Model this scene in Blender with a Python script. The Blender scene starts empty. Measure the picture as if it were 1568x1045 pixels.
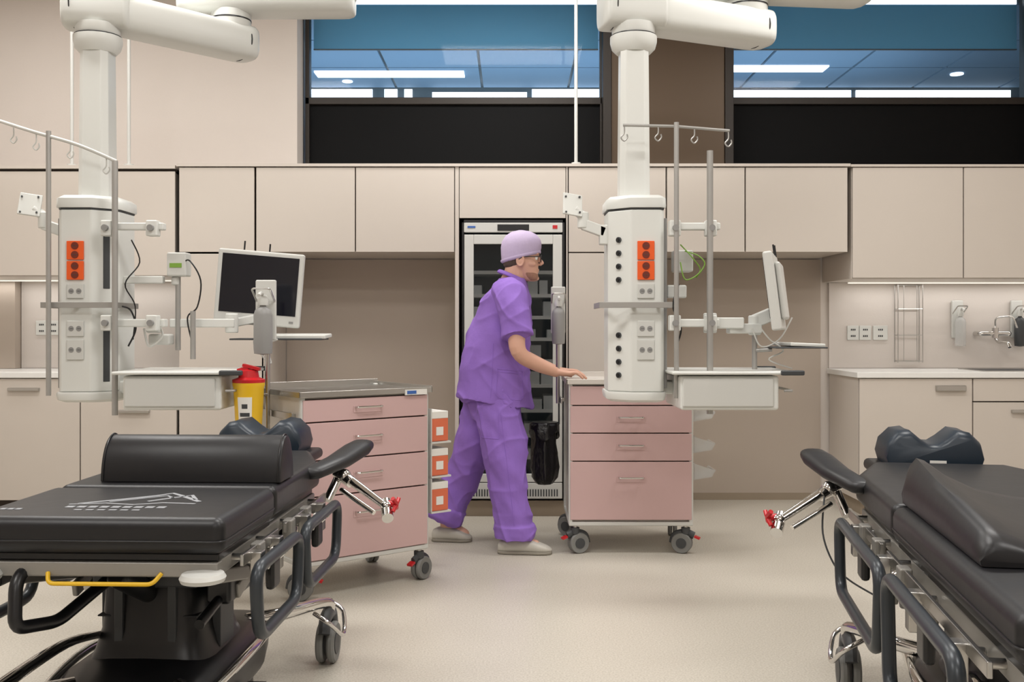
import bpy, math, random
from mathutils import Vector, Matrix, noise
from mathutils.bvhtree import BVHTree
random.seed(4)
V=Vector
sc=bpy.context.scene
try: sc.view_settings.view_transform='Standard'
except Exception: pass

# ------------------------------------------------------------ materials
def srgb(r,g,b):
    f=lambda c:(c/255/12.92) if c/255<=0.04045 else ((c/255+0.055)/1.055)**2.4
    return (f(r),f(g),f(b),1)
def mat(name,rgb,rough=0.5,metal=0.0,var=0.05,scale=6.0,bump=0.0,bscale=60,emit=0,alpha=1,coat=0,spec=None):
    m=bpy.data.materials.new(name); m.use_nodes=True
    nt=m.node_tree; b=nt.nodes['Principled BSDF']
    c=srgb(*rgb)
    tc=nt.nodes.new('ShaderNodeTexCoord')
    n=nt.nodes.new('ShaderNodeTexNoise'); n.inputs['Scale'].default_value=scale; n.inputs['Detail'].default_value=4
    nt.links.new(tc.outputs['Object'],n.inputs['Vector'])
    mx=nt.nodes.new('ShaderNodeMixRGB'); mx.blend_type='MIX'
    mx.inputs[1].default_value=tuple(x*(1-var) for x in c[:3])+(1,)
    mx.inputs[2].default_value=tuple(min(1,x*(1+var)) for x in c[:3])+(1,)
    nt.links.new(n.outputs['Fac'],mx.inputs[0]); nt.links.new(mx.outputs[0],b.inputs['Base Color'])
    b.inputs['Roughness'].default_value=rough; b.inputs['Metallic'].default_value=metal
    if coat: b.inputs['Coat Weight'].default_value=coat
    if spec is not None: b.inputs['Specular IOR Level'].default_value=spec
    if emit:
        b.inputs['Emission Color'].default_value=c; b.inputs['Emission Strength'].default_value=emit
    if alpha<1: b.inputs['Alpha'].default_value=alpha
    if bump:
        n2=nt.nodes.new('ShaderNodeTexNoise'); n2.inputs['Scale'].default_value=bscale; n2.inputs['Detail'].default_value=3
        nt.links.new(tc.outputs['Object'],n2.inputs['Vector'])
        bp=nt.nodes.new('ShaderNodeBump'); bp.inputs['Strength'].default_value=bump; bp.inputs['Distance'].default_value=0.01
        nt.links.new(n2.outputs['Fac'],bp.inputs['Height']); nt.links.new(bp.outputs[0],b.inputs['Normal'])
    return m
M={}
M['wall']=mat('wall_paint',(216,208,201),0.8,bump=0.05,bscale=150,var=0.015)
M['wallup']=mat('wall_paint_upper',(214,205,197),0.8,bump=0.05,bscale=150,var=0.015)
M['cab']=mat('cabinet_laminate',(201,192,182),0.45,var=0.015)
M['cabd']=mat('cabinet_recess_shade',(178,165,152),0.55,var=0.02)  # darker cabinet tone; the shade of the recess is put into the colour
M['counter']=mat('counter_white',(230,229,225),0.3,var=0.01)
M['gap']=mat('shadow_gap',(60,50,44),0.8)
M['plinth']=mat('plinth',(150,136,118),0.6)
M['white']=mat('white_enamel',(218,219,214),0.35,var=0.01)
M['white2']=mat('white_plastic',(204,204,199),0.4,var=0.02)
M['grey']=mat('grey_plastic',(140,139,137),0.45)
M['dgrey']=mat('dark_grey_plastic',(62,64,66),0.5)
M['black']=mat('black_plastic',(20,20,22),0.35)
M['vinyl']=mat('black_vinyl',(20,20,23),0.42,var=0.1,bump=0.08,bscale=14)
M['navy']=mat('navy_gel_cover',(20,35,48),0.4,var=0.08)
M['rub']=mat('rubber_grey',(125,125,122),0.7)
M['rail']=mat('dark_grey_tube',(50,55,60),0.35,metal=0.2)
M['steel']=mat('brushed_steel',(190,188,184),0.28,metal=1.0,var=0.03)
M['chrome']=mat('chrome',(215,213,210),0.1,metal=1.0,var=0.01)
M['alu']=mat('aluminium_tube',(168,166,162),0.4,metal=0.5)
M['frame']=mat('stretcher_frame_paint',(150,147,141),0.4,metal=0.4)
M['pink']=mat('pink_drawer_front',(200,168,166),0.4,var=0.01)
M['body']=mat('trolley_body',(210,204,196),0.4,var=0.01)
M['orange']=mat('orange_socket',(232,92,30),0.4)
M['dorange']=mat('socket_hole',(110,35,12),0.5)
M['red']=mat('red_plastic',(190,24,32),0.35)
M['yellow']=mat('yellow_plastic',(236,190,40),0.4)
M['green']=mat('green_cable',(120,160,60),0.5)
M['scrub']=mat('purple_scrubs',(138,102,186),0.85,var=0.07,scale=9,bump=0.25,bscale=26)
M['cap']=mat('lilac_cap',(188,172,202),0.85,bump=0.2,bscale=30)
M['skin']=mat('skin',(206,160,138),0.5,var=0.05,scale=14)
M['stub']=mat('stubble',(158,118,98),0.8,var=0.2,scale=120,bump=0.3,bscale=300)
M['hair']=mat('short_hair',(86,70,60),0.9,bump=0.6,bscale=220,var=0.2,scale=60)
M['shoe']=mat('grey_clog',(188,184,174),0.55)
M['sole']=mat('clog_sole',(140,134,122),0.7)
M['eye']=mat('eye_white',(225,222,216),0.2)
M['screen']=mat('monitor_screen',(12,14,24),0.12)
M['bronze']=mat('bronze_column',(86,70,54),0.4,metal=0.4,var=0.06,scale=2)
M['dbronze']=mat('dark_window_frame',(46,40,35),0.45,metal=0.3)
M['bglass']=mat('black_panel',(7,7,8),0.6,spec=0.15)
M['blind']=mat('blue_blind',(66,146,190),0.6,var=0.1,scale=0.8)
M['tile']=mat('corridor_ceiling_tile',(118,146,172),0.7,var=0.02)
M['lamp']=mat('lamp_diffuser',(255,252,248),0.5,emit=3)
M['led']=mat('led_profile',(255,250,240),0.5,emit=.7)
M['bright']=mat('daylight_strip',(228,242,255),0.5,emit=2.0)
M['clear']=mat('clear_plastic',(214,214,212),0.15,alpha=0.45)
M['dglass']=mat('fridge_glass',(30,36,38),0.05,alpha=0.3)
M['fin']=mat('fridge_inside',(74,80,82),0.5)
M['fbox']=mat('medicine_box',(196,198,196),0.6)
M['bag']=mat('black_bag',(14,14,15),0.3,bump=0.8,bscale=25)
M['label']=mat('paper_label',(228,226,220),0.6)
M['blue']=mat('blue_label',(60,100,170),0.6)
M['print']=mat('white_print',(150,152,156),0.6)
M['boxor']=mat('glove_box_orange',(214,110,76),0.6)
def floor_mat():
    m=bpy.data.materials.new('floor_vinyl'); m.use_nodes=True; nt=m.node_tree; b=nt.nodes['Principled BSDF']
    tc=nt.nodes.new('ShaderNodeTexCoord')
    n=nt.nodes.new('ShaderNodeTexNoise'); n.inputs['Scale'].default_value=140; n.inputs['Detail'].default_value=2
    n2=nt.nodes.new('ShaderNodeTexNoise'); n2.inputs['Scale'].default_value=0.8
    r=nt.nodes.new('ShaderNodeValToRGB'); r.color_ramp.elements[0].position=0.3; r.color_ramp.elements[1].position=0.62
    r.color_ramp.elements[0].color=srgb(180,173,160); r.color_ramp.elements[1].color=srgb(203,197,185)
    nt.links.new(tc.outputs['Object'],n.inputs['Vector']); nt.links.new(n.outputs['Fac'],r.inputs['Fac'])
    nt.links.new(tc.outputs['Object'],n2.inputs['Vector'])
    mx=nt.nodes.new('ShaderNodeMixRGB'); mx.blend_type='MULTIPLY'; mx.inputs[0].default_value=0.08
    nt.links.new(r.outputs[0],mx.inputs[1]); nt.links.new(n2.outputs['Fac'],mx.inputs[2])
    nt.links.new(mx.outputs[0],b.inputs['Base Color']); b.inputs['Roughness'].default_value=0.38
    return m
M['floor']=floor_mat()

# ------------------------------------------------------------ geometry helpers
def g_box(cx,cy,cz,sx,sy,sz,rot=None):
    v=[V((x*sx/2,y*sy/2,z*sz/2)) for x in(-1,1) for y in(-1,1) for z in(-1,1)]
    if rot:
        R=Matrix.Rotation(rot[2],3,'Z')@Matrix.Rotation(rot[1],3,'Y')@Matrix.Rotation(rot[0],3,'X')
        v=[R@p for p in v]
    v=[p+V((cx,cy,cz)) for p in v]
    return v,[(0,1,3,2),(4,6,7,5),(0,4,5,1),(2,3,7,6),(0,2,6,4),(1,5,7,3)]
def g_b(x0,x1,y0,y1,z0,z1): return g_box((x0+x1)/2,(y0+y1)/2,(z0+z1)/2,abs(x1-x0),abs(y1-y0),abs(z1-z0))
def frame(d):
    d=d.normalized(); a=V((0,0,1)) if abs(d.z)<0.9 else V((1,0,0))
    u=d.cross(a).normalized(); return u,d.cross(u).normalized()
def g_cyl(p1,p2,r1,r2=None,seg=20):
    p1=V(p1);p2=V(p2); r2=r1 if r2 is None else r2
    u,w=frame(p2-p1); vs=[];n=seg
    for p,r in((p1,r1),(p2,r2)):
        for i in range(n):
            a=2*math.pi*i/n; vs.append(p+u*math.cos(a)*r+w*math.sin(a)*r)
    f=[(i,(i+1)%n,n+(i+1)%n,n+i) for i in range(n)]
    f+=[tuple(range(n))[::-1],tuple(range(n,2*n))]
    return vs,f
def fillet(pts,r,closed=False,k=5):
    pts=[V(p) for p in pts]
    if r<=0: return pts
    out=[];n=len(pts)
    for i,p in enumerate(pts):
        if not closed and i in(0,n-1): out.append(p); continue
        a=pts[i-1];b=pts[(i+1)%n]; da=(a-p);db=(b-p); rr=min(r,da.length*.48,db.length*.48)
        A=p+da.normalized()*rr;B=p+db.normalized()*rr
        for j in range(k+1):
            t=j/k; out.append(A*(1-t)**2+p*2*t*(1-t)+B*t*t)
    return out
def catmull(pts,sub=5):
    P=[V(p) for p in pts]; out=[]
    for i in range(len(P)-1):
        p0=P[max(i-1,0)];p1=P[i];p2=P[i+1];p3=P[min(i+2,len(P)-1)]
        for j in range(sub):
            t=j/sub
            out.append(0.5*((2*p1)+(p2-p0)*t+(2*p0-5*p1+4*p2-p3)*t*t+(3*p1-3*p2+p3-p0)*t**3))
    out.append(P[-1]); return out
def g_sweep(pts,r,closed=False,fil=0.0,seg=10,curve=False,flat=1.0):
    P=fillet(pts,fil,closed) if fil else [V(p) for p in pts]
    if curve: P=catmull(P,6)
    Q=[P[0]]
    for p in P[1:]:
        if (p-Q[-1]).length>1e-5: Q.append(p)
    P=Q; n=len(P)
    T=[]
    for i in range(n):
        if closed: t=P[(i+1)%n]-P[i-1]
        else: t=P[min(i+1,n-1)]-P[max(i-1,0)]
        T.append(t.normalized())
    u,_=frame(T[0]); vs=[]
    rr=r if isinstance(r,(list,tuple)) else None
    for i in range(n):
        u=(u-T[i]*u.dot(T[i])).normalized(); w=T[i].cross(u)
        if rr:
            t=i/(n-1)*(len(rr)-1); k=min(int(t),len(rr)-2); ra=rr[k]*(1-(t-k))+rr[k+1]*(t-k)
        else: ra=r
        for j in range(seg):
            a=2*math.pi*j/seg; vs.append(P[i]+u*math.cos(a)*ra+w*math.sin(a)*ra*flat)
    f=[]
    for i in range(n if closed else n-1):
        k=(i+1)%n
        for j in range(seg):
            f.append((i*seg+j,i*seg+(j+1)%seg,k*seg+(j+1)%seg,k*seg+j))
    if not closed: f+=[tuple(range(seg))[::-1],tuple(range((n-1)*seg,n*seg))]
    return vs,f
def g_rings(rings):
    n=len(rings[0]);vs=[p for r in rings for p in r];f=[]
    for i in range(len(rings)-1):
        for j in range(n): f.append((i*n+j,i*n+(j+1)%n,(i+1)*n+(j+1)%n,(i+1)*n+j))
    f+=[tuple(range(n))[::-1],tuple(range((len(rings)-1)*n,len(rings)*n))]
    return vs,f
def ell(c,u,w,ru,rw,n=28,p=2.0):
    c=V(c);u=V(u);w=V(w);out=[]
    for i in range(n):
        a=2*math.pi*i/n; ca,sa=math.cos(a),math.sin(a)
        out.append(c+u*(math.copysign(abs(ca)**(2/p),ca)*ru)+w*(math.copysign(abs(sa)**(2/p),sa)*rw))
    return out
def g_lathe(prof,c=(0,0,0),axis='Z',seg=28):
    c=V(c);rings=[]
    for r,z in prof:
        ring=[]
        for i in range(seg):
            a=2*math.pi*i/seg;x,y=math.cos(a)*r,math.sin(a)*r
            q={'Z':V((x,y,z)),'X':V((z,x,y)),'Y':V((y,z,x))}[axis]
            ring.append(c+q)
        rings.append(ring)
    return g_rings(rings)
def g_prism(poly,a,b,axis='Z'):
    def mk(p,t):
        return {'Z':V((p[0],p[1],t)),'Y':V((p[0],t,p[1])),'X':V((t,p[0],p[1]))}[axis]
    return g_rings([[mk(p,a) for p in poly],[mk(p,b) for p in poly]])
def g_ball(c,rx,ry=None,rz=None,seg=18):
    ry=rx if ry is None else ry; rz=rx if rz is None else rz; c=V(c);rings=[];m=10
    for i in range(1,m):
        t=math.pi*i/m
        rings.append([c+V((math.cos(2*math.pi*j/seg)*math.sin(t)*rx,math.sin(2*math.pi*j/seg)*math.sin(t)*ry,-math.cos(t)*rz)) for j in range(seg)])
    return g_rings(rings)
def limb(pts,rad,sub=5,seg=20,flat=1.0):
    P=catmull(pts,sub)
    R=catmull([(r,0,0) for r in rad],sub); R=[x.x for x in R]
    t0=(P[0]-P[1]).normalized();t1=(P[-1]-P[-2]).normalized()
    pre=[(P[0]+t0*R[0]*k,R[0]*q) for k,q in((.95,.3),(.8,.6),(.45,.9))]
    post=[(P[-1]+t1*R[-1]*k,R[-1]*q) for k,q in((.45,.9),(.8,.6),(.95,.3))]
    A=[p for p,_ in pre]+P+[p for p,_ in post];B=[r for _,r in pre]+R+[r for _,r in post]
    return g_sweep(A,B,seg=seg,flat=flat)

class Root:
    def __init__(s,name,loc=(0,0,0),rot=0):
        s.o=bpy.data.objects.new(name,None); s.o.empty_display_size=0.1
        s.o.location=loc; s.o.rotation_euler=(0,0,rot); sc.collection.objects.link(s.o)
def merge(geoms):
    vs=[];fs=[]
    for v,f in geoms:
        o=len(vs); vs+=list(v); fs+=[tuple(i+o for i in q) for q in f]
    return vs,fs
def add(root,name,m,geoms,bevel=0,smooth=False,seg=2,angle=40):
    if isinstance(geoms,tuple): geoms=[geoms]
    vs,fs=merge(geoms)
    me=bpy.data.meshes.new(name); me.from_pydata([tuple(v) for v in vs],[],fs); me.update()
    import bmesh
    bm=bmesh.new(); bm.from_mesh(me); bmesh.ops.recalc_face_normals(bm,faces=bm.faces); bm.to_mesh(me); bm.free()
    o=bpy.data.objects.new(name,me); sc.collection.objects.link(o)
    me.materials.append(M[m] if isinstance(m,str) else m)
    if root is not None: o.parent=root.o
    if smooth or bevel:
        for p in me.polygons: p.use_smooth=True
    if smooth and not bevel:
        me.set_sharp_from_angle(angle=math.radians(angle))
    if bevel:
        b=o.modifiers.new('bevel','BEVEL'); b.width=bevel; b.segments=seg; b.limit_method='ANGLE'; b.angle_limit=math.radians(35); b.harden_normals=True
    return o

# ============================================================ ROOM SHELL
XL,XR,YB,YF,CH=-4.4,4.4,-3.2,6.95,3.65
add(None,'floor','floor',g_b(XL-.2,XR+.2,YB-.2,YF+.15,-.1,0))
add(None,'ceiling','wall',g_b(XL-.2,XR+.2,YB-.2,YF+.15,CH,CH+.1))
add(None,'wall_left','wall',g_b(XL-.15,XL,YB,YF+.1,0,CH))
add(None,'wall_right','wall',g_b(XR,XR+.15,YB,YF+.1,0,CH))
add(None,'wall_front','wall',g_b(XL,XR,YB-.15,YB,0,CH))
add(None,'wall_back','wallup',[g_b(XL,XR,YF,YF+.15,0,2.24),g_b(XL,-1.50,YF,YF+.35,2.24,CH)])
add(None,'baseboard_back','plinth',g_b(.98,2.2,YF-.012,YF,0,.05))
def window(n,x0,x1):
    r=Root('window_%d'%n)
    y=7.12
    add(r,'frame','dbronze',[g_b(x0,x0+.03,y,y+.08,2.24,CH),g_b(x1-.03,x1,y,y+.08,2.24,CH),g_b(x0,x1,y,y+.08,2.80,2.85)],bevel=.004)
    add(r,'lower_panel','bglass',g_b(x0+.03,x1-.03,y+.03,y+.05,2.24,2.80))
    g=mat('window_glass_%d'%n,(150,195,230),0.02,alpha=0.07)
    add(r,'glass',g,g_b(x0+.03,x1-.03,y+.035,y+.041,2.85,CH))
    add(r,'blue_blind','blind',g_b(x0+.03,x1-.03,y+.16,y+.17,3.24,3.565))
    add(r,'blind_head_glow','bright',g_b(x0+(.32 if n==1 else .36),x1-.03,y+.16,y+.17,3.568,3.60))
    add(r,'blind_hem','dbronze',g_b(x0+.03,x1-.03,y+.155,y+.175,3.232,3.24))
window(1,-1.48,.66); window(2,1.55,3.72)
add(None,'trim_1','dbronze',[g_b(.64,.70,7.0,7.25,2.24,CH),g_b(1.50,1.56,7.0,7.25,2.24,CH)],bevel=.004)
add(None,'window_column','bronze',g_b(.70,1.50,7.02,7.25,2.24,CH),bevel=.004)
add(None,'wall_back_end','dbronze',g_b(3.72,4.4,7.0,7.3,2.24,CH))
cr=Root('corridor_beyond_window')
tiles=[];x=-4.6
while x<5.6:
    for ya,yb in((7.4,8.3),(8.32,9.18),(9.2,9.95)):
        tiles.append(g_b(x+.016,x+.85,ya,yb,3.60,3.62))
    x+=.86
add(cr,'ceiling_tiles','tile',tiles)
add(cr,'tile_grid','dgrey',g_b(-4.8,5.8,7.3,10,3.622,3.64))
add(cr,'strip_lights','bright',[g_b(-1.85,-.45,9.3,9.5,3.585,3.6),g_b(2.0,2.9,9.1,9.3,3.585,3.6)])
add(cr,'downlights','bright',[g_lathe([(.05,0),(.05,.01)],(-1.6,9.68,3.588)),g_lathe([(.06,0),(.06,.01)],(4.2,9.4,3.588))])
add(cr,'clerestory','bright',[g_b(-2.1,-1.4,9.98,10,3.47,3.59),g_b(-1.28,-1.15,9.98,10,3.47,3.59),g_b(-1.08,-1.0,9.98,10,3.47,3.59),g_b(-.8,.15,9.98,10,3.47,3.56),g_b(.2,1.1,9.98,10,3.47,3.59),g_b(1.9,3.4,9.98,10,3.50,3.58),g_b(3.45,5.0,9.98,10,3.50,3.58)])
add(cr,'far_wall','dgrey',g_b(-5,6,10.01,10.1,2.2,3.64))
add(cr,'corridor_floor','grey',g_b(-5,6,7.35,10.1,2.1,2.2))

def area(name,x,y,z,sx,sy,p,col=(1,.98,.955),rot=(0,0,0),parent=None):
    l=bpy.data.lights.new(name,'AREA'); l.shape='RECTANGLE'; l.size=sx; l.size_y=sy; l.energy=p; l.color=col
    o=bpy.data.objects.new(name,l); o.location=(x,y,z); o.rotation_euler=rot; sc.collection.objects.link(o)
    if parent: o.parent=parent.o
    return o
for i,(x,y,e) in enumerate([(-2.2,1.0,42),(2.2,1.0,42),(-2.2,4.4,42),(2.2,4.4,42),(0,2.7,44),(0,5.6,37),(0,-1.5,42),(-3.0,5.7,9)]):  # last, weakest panel is added out of view to brighten the upper left wall
    r=Root('ceiling_light_panel')
    add(r,'housing','white',[g_b(x-.65,x+.65,y-.35,y+.35,3.60,3.65)],bevel=.005)
    add(r,'diffuser','lamp',g_b(x-.6,x+.6,y-.3,y+.3,3.590,3.60))
    area('lamp',x,y,3.58,1.2,.6,e,parent=r)
area('corridor_fill',0,8.8,2.6,7,1.0,62,col=(.62,.82,1),rot=(math.pi,0,0),parent=cr)  # unseen upward fill, added to brighten the corridor ceiling tiles

# ============================================================ CABINETRY
CF=6.35
def fronts(r,cells,z0,z1,m='cab',y=CF,name='doors'):
    g=.004
    add(r,name,m,[g_b(a+g,b-g,y-.02,y,z0+g,z1-g) for a,b in cells],bevel=.0015)
add(None,'trim_2','cab',g_b(-2.13,2.15,CF-.03,YF-.01,2.227,2.245))
r=Root('tall_cabinet')
add(r,'carcass','gap',g_b(-2.12,-1.59,CF,YF-.015,.1,1.672)); add(r,'side_panel','cab',g_b(-1.59,-1.575,CF-.02,YF-.015,.1,1.675))
add(r,'plinth','plinth',g_b(-2.12,-1.58,CF+.03,YF-.015,0,.1)); fronts(r,[(-2.12,-1.575)],.1,1.676,name='lower_door')
r=Root('upper_cabinet')
add(r,'carcass','gap',g_b(-2.12,-1.64,CF,YF-.01,1.685,2.222)); fronts(r,[(-2.12,-1.636)],1.68,2.225)
r=Root('upper_cabinet')
add(r,'carcass','cab',[g_b(-1.628,-.366,CF,YF-.013,1.685,2.222)]); add(r,'gap_lines','gap',g_b(-1.625,-.367,CF-.002,CF,1.69,2.22))
fronts(r,[(-1.63,-.996),(-.996,-.364)],1.68,2.225)
r=Root('upper_cabinet')
add(r,'carcass','cab',[g_b(.985,2.137,CF,YF-.013,1.685,2.222)]); add(r,'gap_lines','gap',g_b(.987,2.135,CF-.002,CF,1.69,2.22))
fronts(r,[(.983,1.483),(1.483,2.137)],1.68,2.225)
r=Root('fridge_surround_cabinet')
add(r,'side_panels','cab',[g_b(-.362,-.338,CF-.02,YF-.01,.1,2.225),g_b(.345,.354,CF-.02,YF-.01,.1,2.225)])
add(r,'carcass','gap',g_b(-.336,.344,CF,YF-.01,1.905,2.222)); fronts(r,[(-.338,.345)],1.895,2.225)
add(r,'plinth','plinth',g_b(-.36,.354,CF-.005,YF-.01,0,.098))
r=Root('tall_cabinet')
add(r,'carcass','gap',g_b(.359,.965,CF,YF-.015,.1,2.222)); add(r,'plinth','plinth',g_b(.36,.98,CF+.02,YF-.015,0,.1))
add(r,'side_panel','cab',g_b(.965,.98,CF-.02,YF-.015,.1,1.675))
fronts(r,[(.357,.981)],1.68,2.225); fronts(r,[(.357,.981)],.1,1.68,name='lower_door')
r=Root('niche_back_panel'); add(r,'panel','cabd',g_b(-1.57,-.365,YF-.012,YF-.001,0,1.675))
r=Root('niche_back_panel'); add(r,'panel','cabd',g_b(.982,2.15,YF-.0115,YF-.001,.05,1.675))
r=Root('upper_cabinet')
add(r,'carcass','cab',[g_b(2.163,4.38,CF+.002,YF-.013,1.515,2.222)]); add(r,'gap_lines','gap',g_b(2.17,4.38,CF-.002,CF,1.52,2.22))
fronts(r,[(2.163,2.871),(2.871,3.58),(3.58,4.38)],1.515,2.225); add(r,'top_panel','cab',g_b(2.152,4.38,CF-.03,YF-.013,2.225,2.24))
r=Root('splashback'); add(r,'panel','wall',g_b(2.207,4.38,YF-.02,YF-.005,.92,1.513))
r=Root('sink_base_cabinet')
add(r,'carcass','cab',g_b(2.207,4.38,CF,YF-.03,.1,.88)); add(r,'gap_lines','gap',g_b(2.21,4.38,CF-.002,CF,.11,.875))
fronts(r,[(2.207,2.93)],.1,.88); fronts(r,[(2.93,3.7),(3.7,4.38)],.1,.73,name='lower_doors'); fronts(r,[(2.93,3.7),(3.7,4.38)],.73,.88,name='drawers')
add(r,'plinth','plinth',g_b(2.24,4.38,CF+.05,YF-.03,0,.1))
add(r,'worktop','counter',g_b(2.19,4.38,CF-.035,YF-.021,.882,.918),bevel=.004)
add(r,'handles','steel',[g_b(2.69,2.88,CF-.045,CF-.02,.80,.835),g_b(3.17,3.36,CF-.045,CF-.02,.66,.68)],bevel=.004)
add(r,'sink_rim','steel',[g_b(3.05,3.6,CF+.08,CF+.1,.918,.922),g_b(3.05,3.6,CF+.44,CF+.46,.918,.922),g_b(3.05,3.07,CF+.1,CF+.44,.918,.922),g_b(3.58,3.6,CF+.1,CF+.44,.918,.922)])
add(r,'sink_bowl','dgrey',g_b(3.07,3.58,CF+.1,CF+.44,.9185,.9195))
r=Root('upper_cabinet')
add(r,'carcass','cab',[g_b(-4.38,-2.15,CF+.002,YF-.01,1.53,2.19)]); add(r,'gap_lines','gap',g_b(-4.38,-2.15,CF-.002,CF,1.54,2.2))
fronts(r,[(-4.38,-2.14)],1.53,2.20); add(r,'top_gap','gap',g_b(-4.38,-2.14,CF+.005,YF-.01,2.20,2.212)); add(r,'top_panel','cab',g_b(-4.38,-2.14,CF-.03,YF-.01,2.213,2.235))
r=Root('splashback'); add(r,'panel','wall',g_b(-3.415,-2.14,YF-.02,YF-.005,.92,1.528))
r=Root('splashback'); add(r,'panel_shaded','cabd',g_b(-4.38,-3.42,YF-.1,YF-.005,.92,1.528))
r=Root('base_cabinet')
add(r,'carcass','cab',g_b(-4.38,-2.14,CF,YF-.03,.1,.88)); add(r,'gap_lines','gap',g_b(-4.38,-2.15,CF-.002,CF,.11,.875))
fronts(r,[(-4.38,-3.45),(-3.45,-2.746),(-2.746,-2.13)],.1,.88)
add(r,'plinth','gap',g_b(-4.38,-2.14,CF+.05,YF-.03,0,.1))
add(r,'worktop','counter',g_b(-4.38,-2.13,CF-.035,YF-.021,.882,.918),bevel=.004)
add(r,'handles','steel',[g_b(-2.5,-2.3,CF-.045,CF-.02,.66,.68),g_b(-3.2,-3.0,CF-.045,CF-.02,.80,.82)],bevel=.004)
def socket(x,z,n=2,y=YF-.0205,w=.085):
    r=Root('wall_socket')
    add(r,'plate','white',[g_b(x+i*w,x+(i+1)*w-.004,y-.012,y,z-.05,z+.05) for i in range(n)],bevel=.003)
    h=[]
    for i in range(n):
        cx=x+i*w+w/2-.002
        for dz in(-.022,.022):
            for dx in(-.012,0,.012): h.append(g_b(cx+dx-.004,cx+dx+.004,y-.0135,y-.011,z+dz-.006,z+dz+.006))
    add(r,'holes','dgrey',h)
socket(2.33,1.165,2); socket(2.51,1.165,1,w=.105); socket(-3.31,1.20,2)
r=Root('wire_glove_rack')
g=[];yy=YF-.09
for x in(2.66,2.83):
    for y in(YF-.03,yy): g.append(g_sweep([(x,y,.96),(x,y,1.50)],.003,seg=6))
for z in(.97,1.15,1.33,1.495):
    g.append(g_sweep([(2.66,YF-.03,z),(2.66,yy,z),(2.83,yy,z),(2.83,YF-.03,z)],.003,closed=True,seg=6))
    g.append(g_sweep([(2.745,YF-.03,z),(2.745,yy,z)],.003,seg=6))
for x in(2.70,2.79): g.append(g_sweep([(x,yy,.97),(x,yy,1.495)],.002,seg=6))
add(r,'wires','steel',g,smooth=True)
def dispenser(name,x,y,z,rot=0,m1='white2',m2='clear'):
    r=Root(name,(x,y,z),rot)
    add(r,'bracket','white2',[g_box(0,.03,.06,.08,.02,.26)],bevel=.006)
    add(r,'bottle',m2,g_lathe([(.005,-.13),(.034,-.125),(.036,-.1),(.036,.04),(.03,.06),(.012,.075),(.012,.1)],(0,-.02,0)),smooth=True)
    add(r,'pump_head',m1,[g_lathe([(.02,.08),(.022,.1),(.014,.125)],(0,-.02,0))],smooth=True)
    add(r,'spout',m1,[g_sweep([(0,-.02,.12),(0,-.05,.135),(0,-.09,.12)],.007,fil=.02,seg=8)],smooth=True)
    add(r,'press_lever','steel',[g_sweep([(-.035,.02,.10),(-.035,-.06,.15),(.035,-.06,.15),(.035,.02,.10)],.004,fil=.015,seg=8)],smooth=True)
    return r
dispenser('soap_dispenser',3.09,6.88,1.20); dispenser('soap_dispenser',3.5,6.88,1.20,m2='dgrey')
r=Root('wall_faucet')
add(r,'body','chrome',[g_sweep([(3.22,6.92,1.16),(3.22,6.84,1.16),(3.42,6.84,1.16),(3.42,6.92,1.16)],.018,fil=.02),g_cyl((3.32,6.84,1.13),(3.32,6.84,1.2),.022),
  g_sweep([(3.32,6.84,1.13),(3.32,6.80,1.10),(3.32,6.66,1.10),(3.32,6.64,1.07)],.011,fil=.03),
  g_sweep([(3.32,6.84,1.2),(3.30,6.8,1.27),(3.38,6.72,1.28),(3.42,6.74,1.20)],.006,fil=.03)],smooth=True)

for x,y,zb in((.41,6.28,2.247),(-2.82,6.28,2.237),(-2.455,6.28,2.237)):
    r=Root('ceiling_hung_pipe')
    add(r,'pipe','white2',g_cyl((x,y+.1,zb),(x,y+.1,CH),.011),smooth=True)
    add(r,'flange','white2',[g_cyl((x,y+.1,zb),(x,y+.1,zb+.012),.03)],smooth=True)

# ============================================================ REFRIGERATOR
r=Root('medicine_refrigerator',(0.008,0,.002))
w=.326;y0=CF-.03;y1=6.9
add(r,'cabinet','black',[g_b(-w,-w+.02,y0+.04,y1,.1,1.885),g_b(w-.02,w,y0+.04,y1,.1,1.885),g_b(-w,w,y1-.02,y1,.1,1.885),g_b(-w,w,y0+.04,y1,1.865,1.885),g_b(-w,w,y0+.04,y1,.1,.13)],bevel=.003)
add(r,'trim','black',[g_b(-w,-w+.012,y0,y0+.04,.1,1.885),g_b(w-.012,w,y0,y0+.04,.1,1.885),g_b(-w,w,y0,y0+.04,1.868,1.885)])
add(r,'header','white2',g_b(-w+.013,w-.013,y0-.005,y0+.04,1.805,1.866),bevel=.004)
add(r,'header_display','black',[g_b(-.10,.10,y0-.008,y0-.004,1.815,1.855)])
add(r,'header_label','blue',[g_b(-.29,-.24,y0-.008,y0-.004,1.833,1.845)])
add(r,'header_mark','red',[g_b(.25,.28,y0-.008,y0-.004,1.828,1.85)])
dz0,dz1=.22,1.79
add(r,'door_frame','white2',[g_b(-w+.016,-w+.075,y0-.012,y0+.03,dz0,dz1),g_b(w-.075,w-.016,y0-.012,y0+.03,dz0,dz1),g_b(-w+.075,w-.075,y0-.012,y0+.03,dz1-.06,dz1),g_b(-w+.075,w-.075,y0-.012,y0+.03,dz0,dz0+.05)],bevel=.003)
add(r,'door_glass','dglass',g_b(-w+.075,w-.075,y0+.005,y0+.012,dz0+.05,dz1-.06))
add(r,'door_handle','steel',[g_sweep([(w-.045,y0-.012,.8),(w-.045,y0-.05,.8),(w-.045,y0-.05,1.25),(w-.045,y0-.012,1.25)],.009,fil=.02)],smooth=True)
add(r,'vent_grille','white2',g_b(-w+.016,w-.016,y0-.012,y0+.03,.115,.215),bevel=.004)
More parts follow.
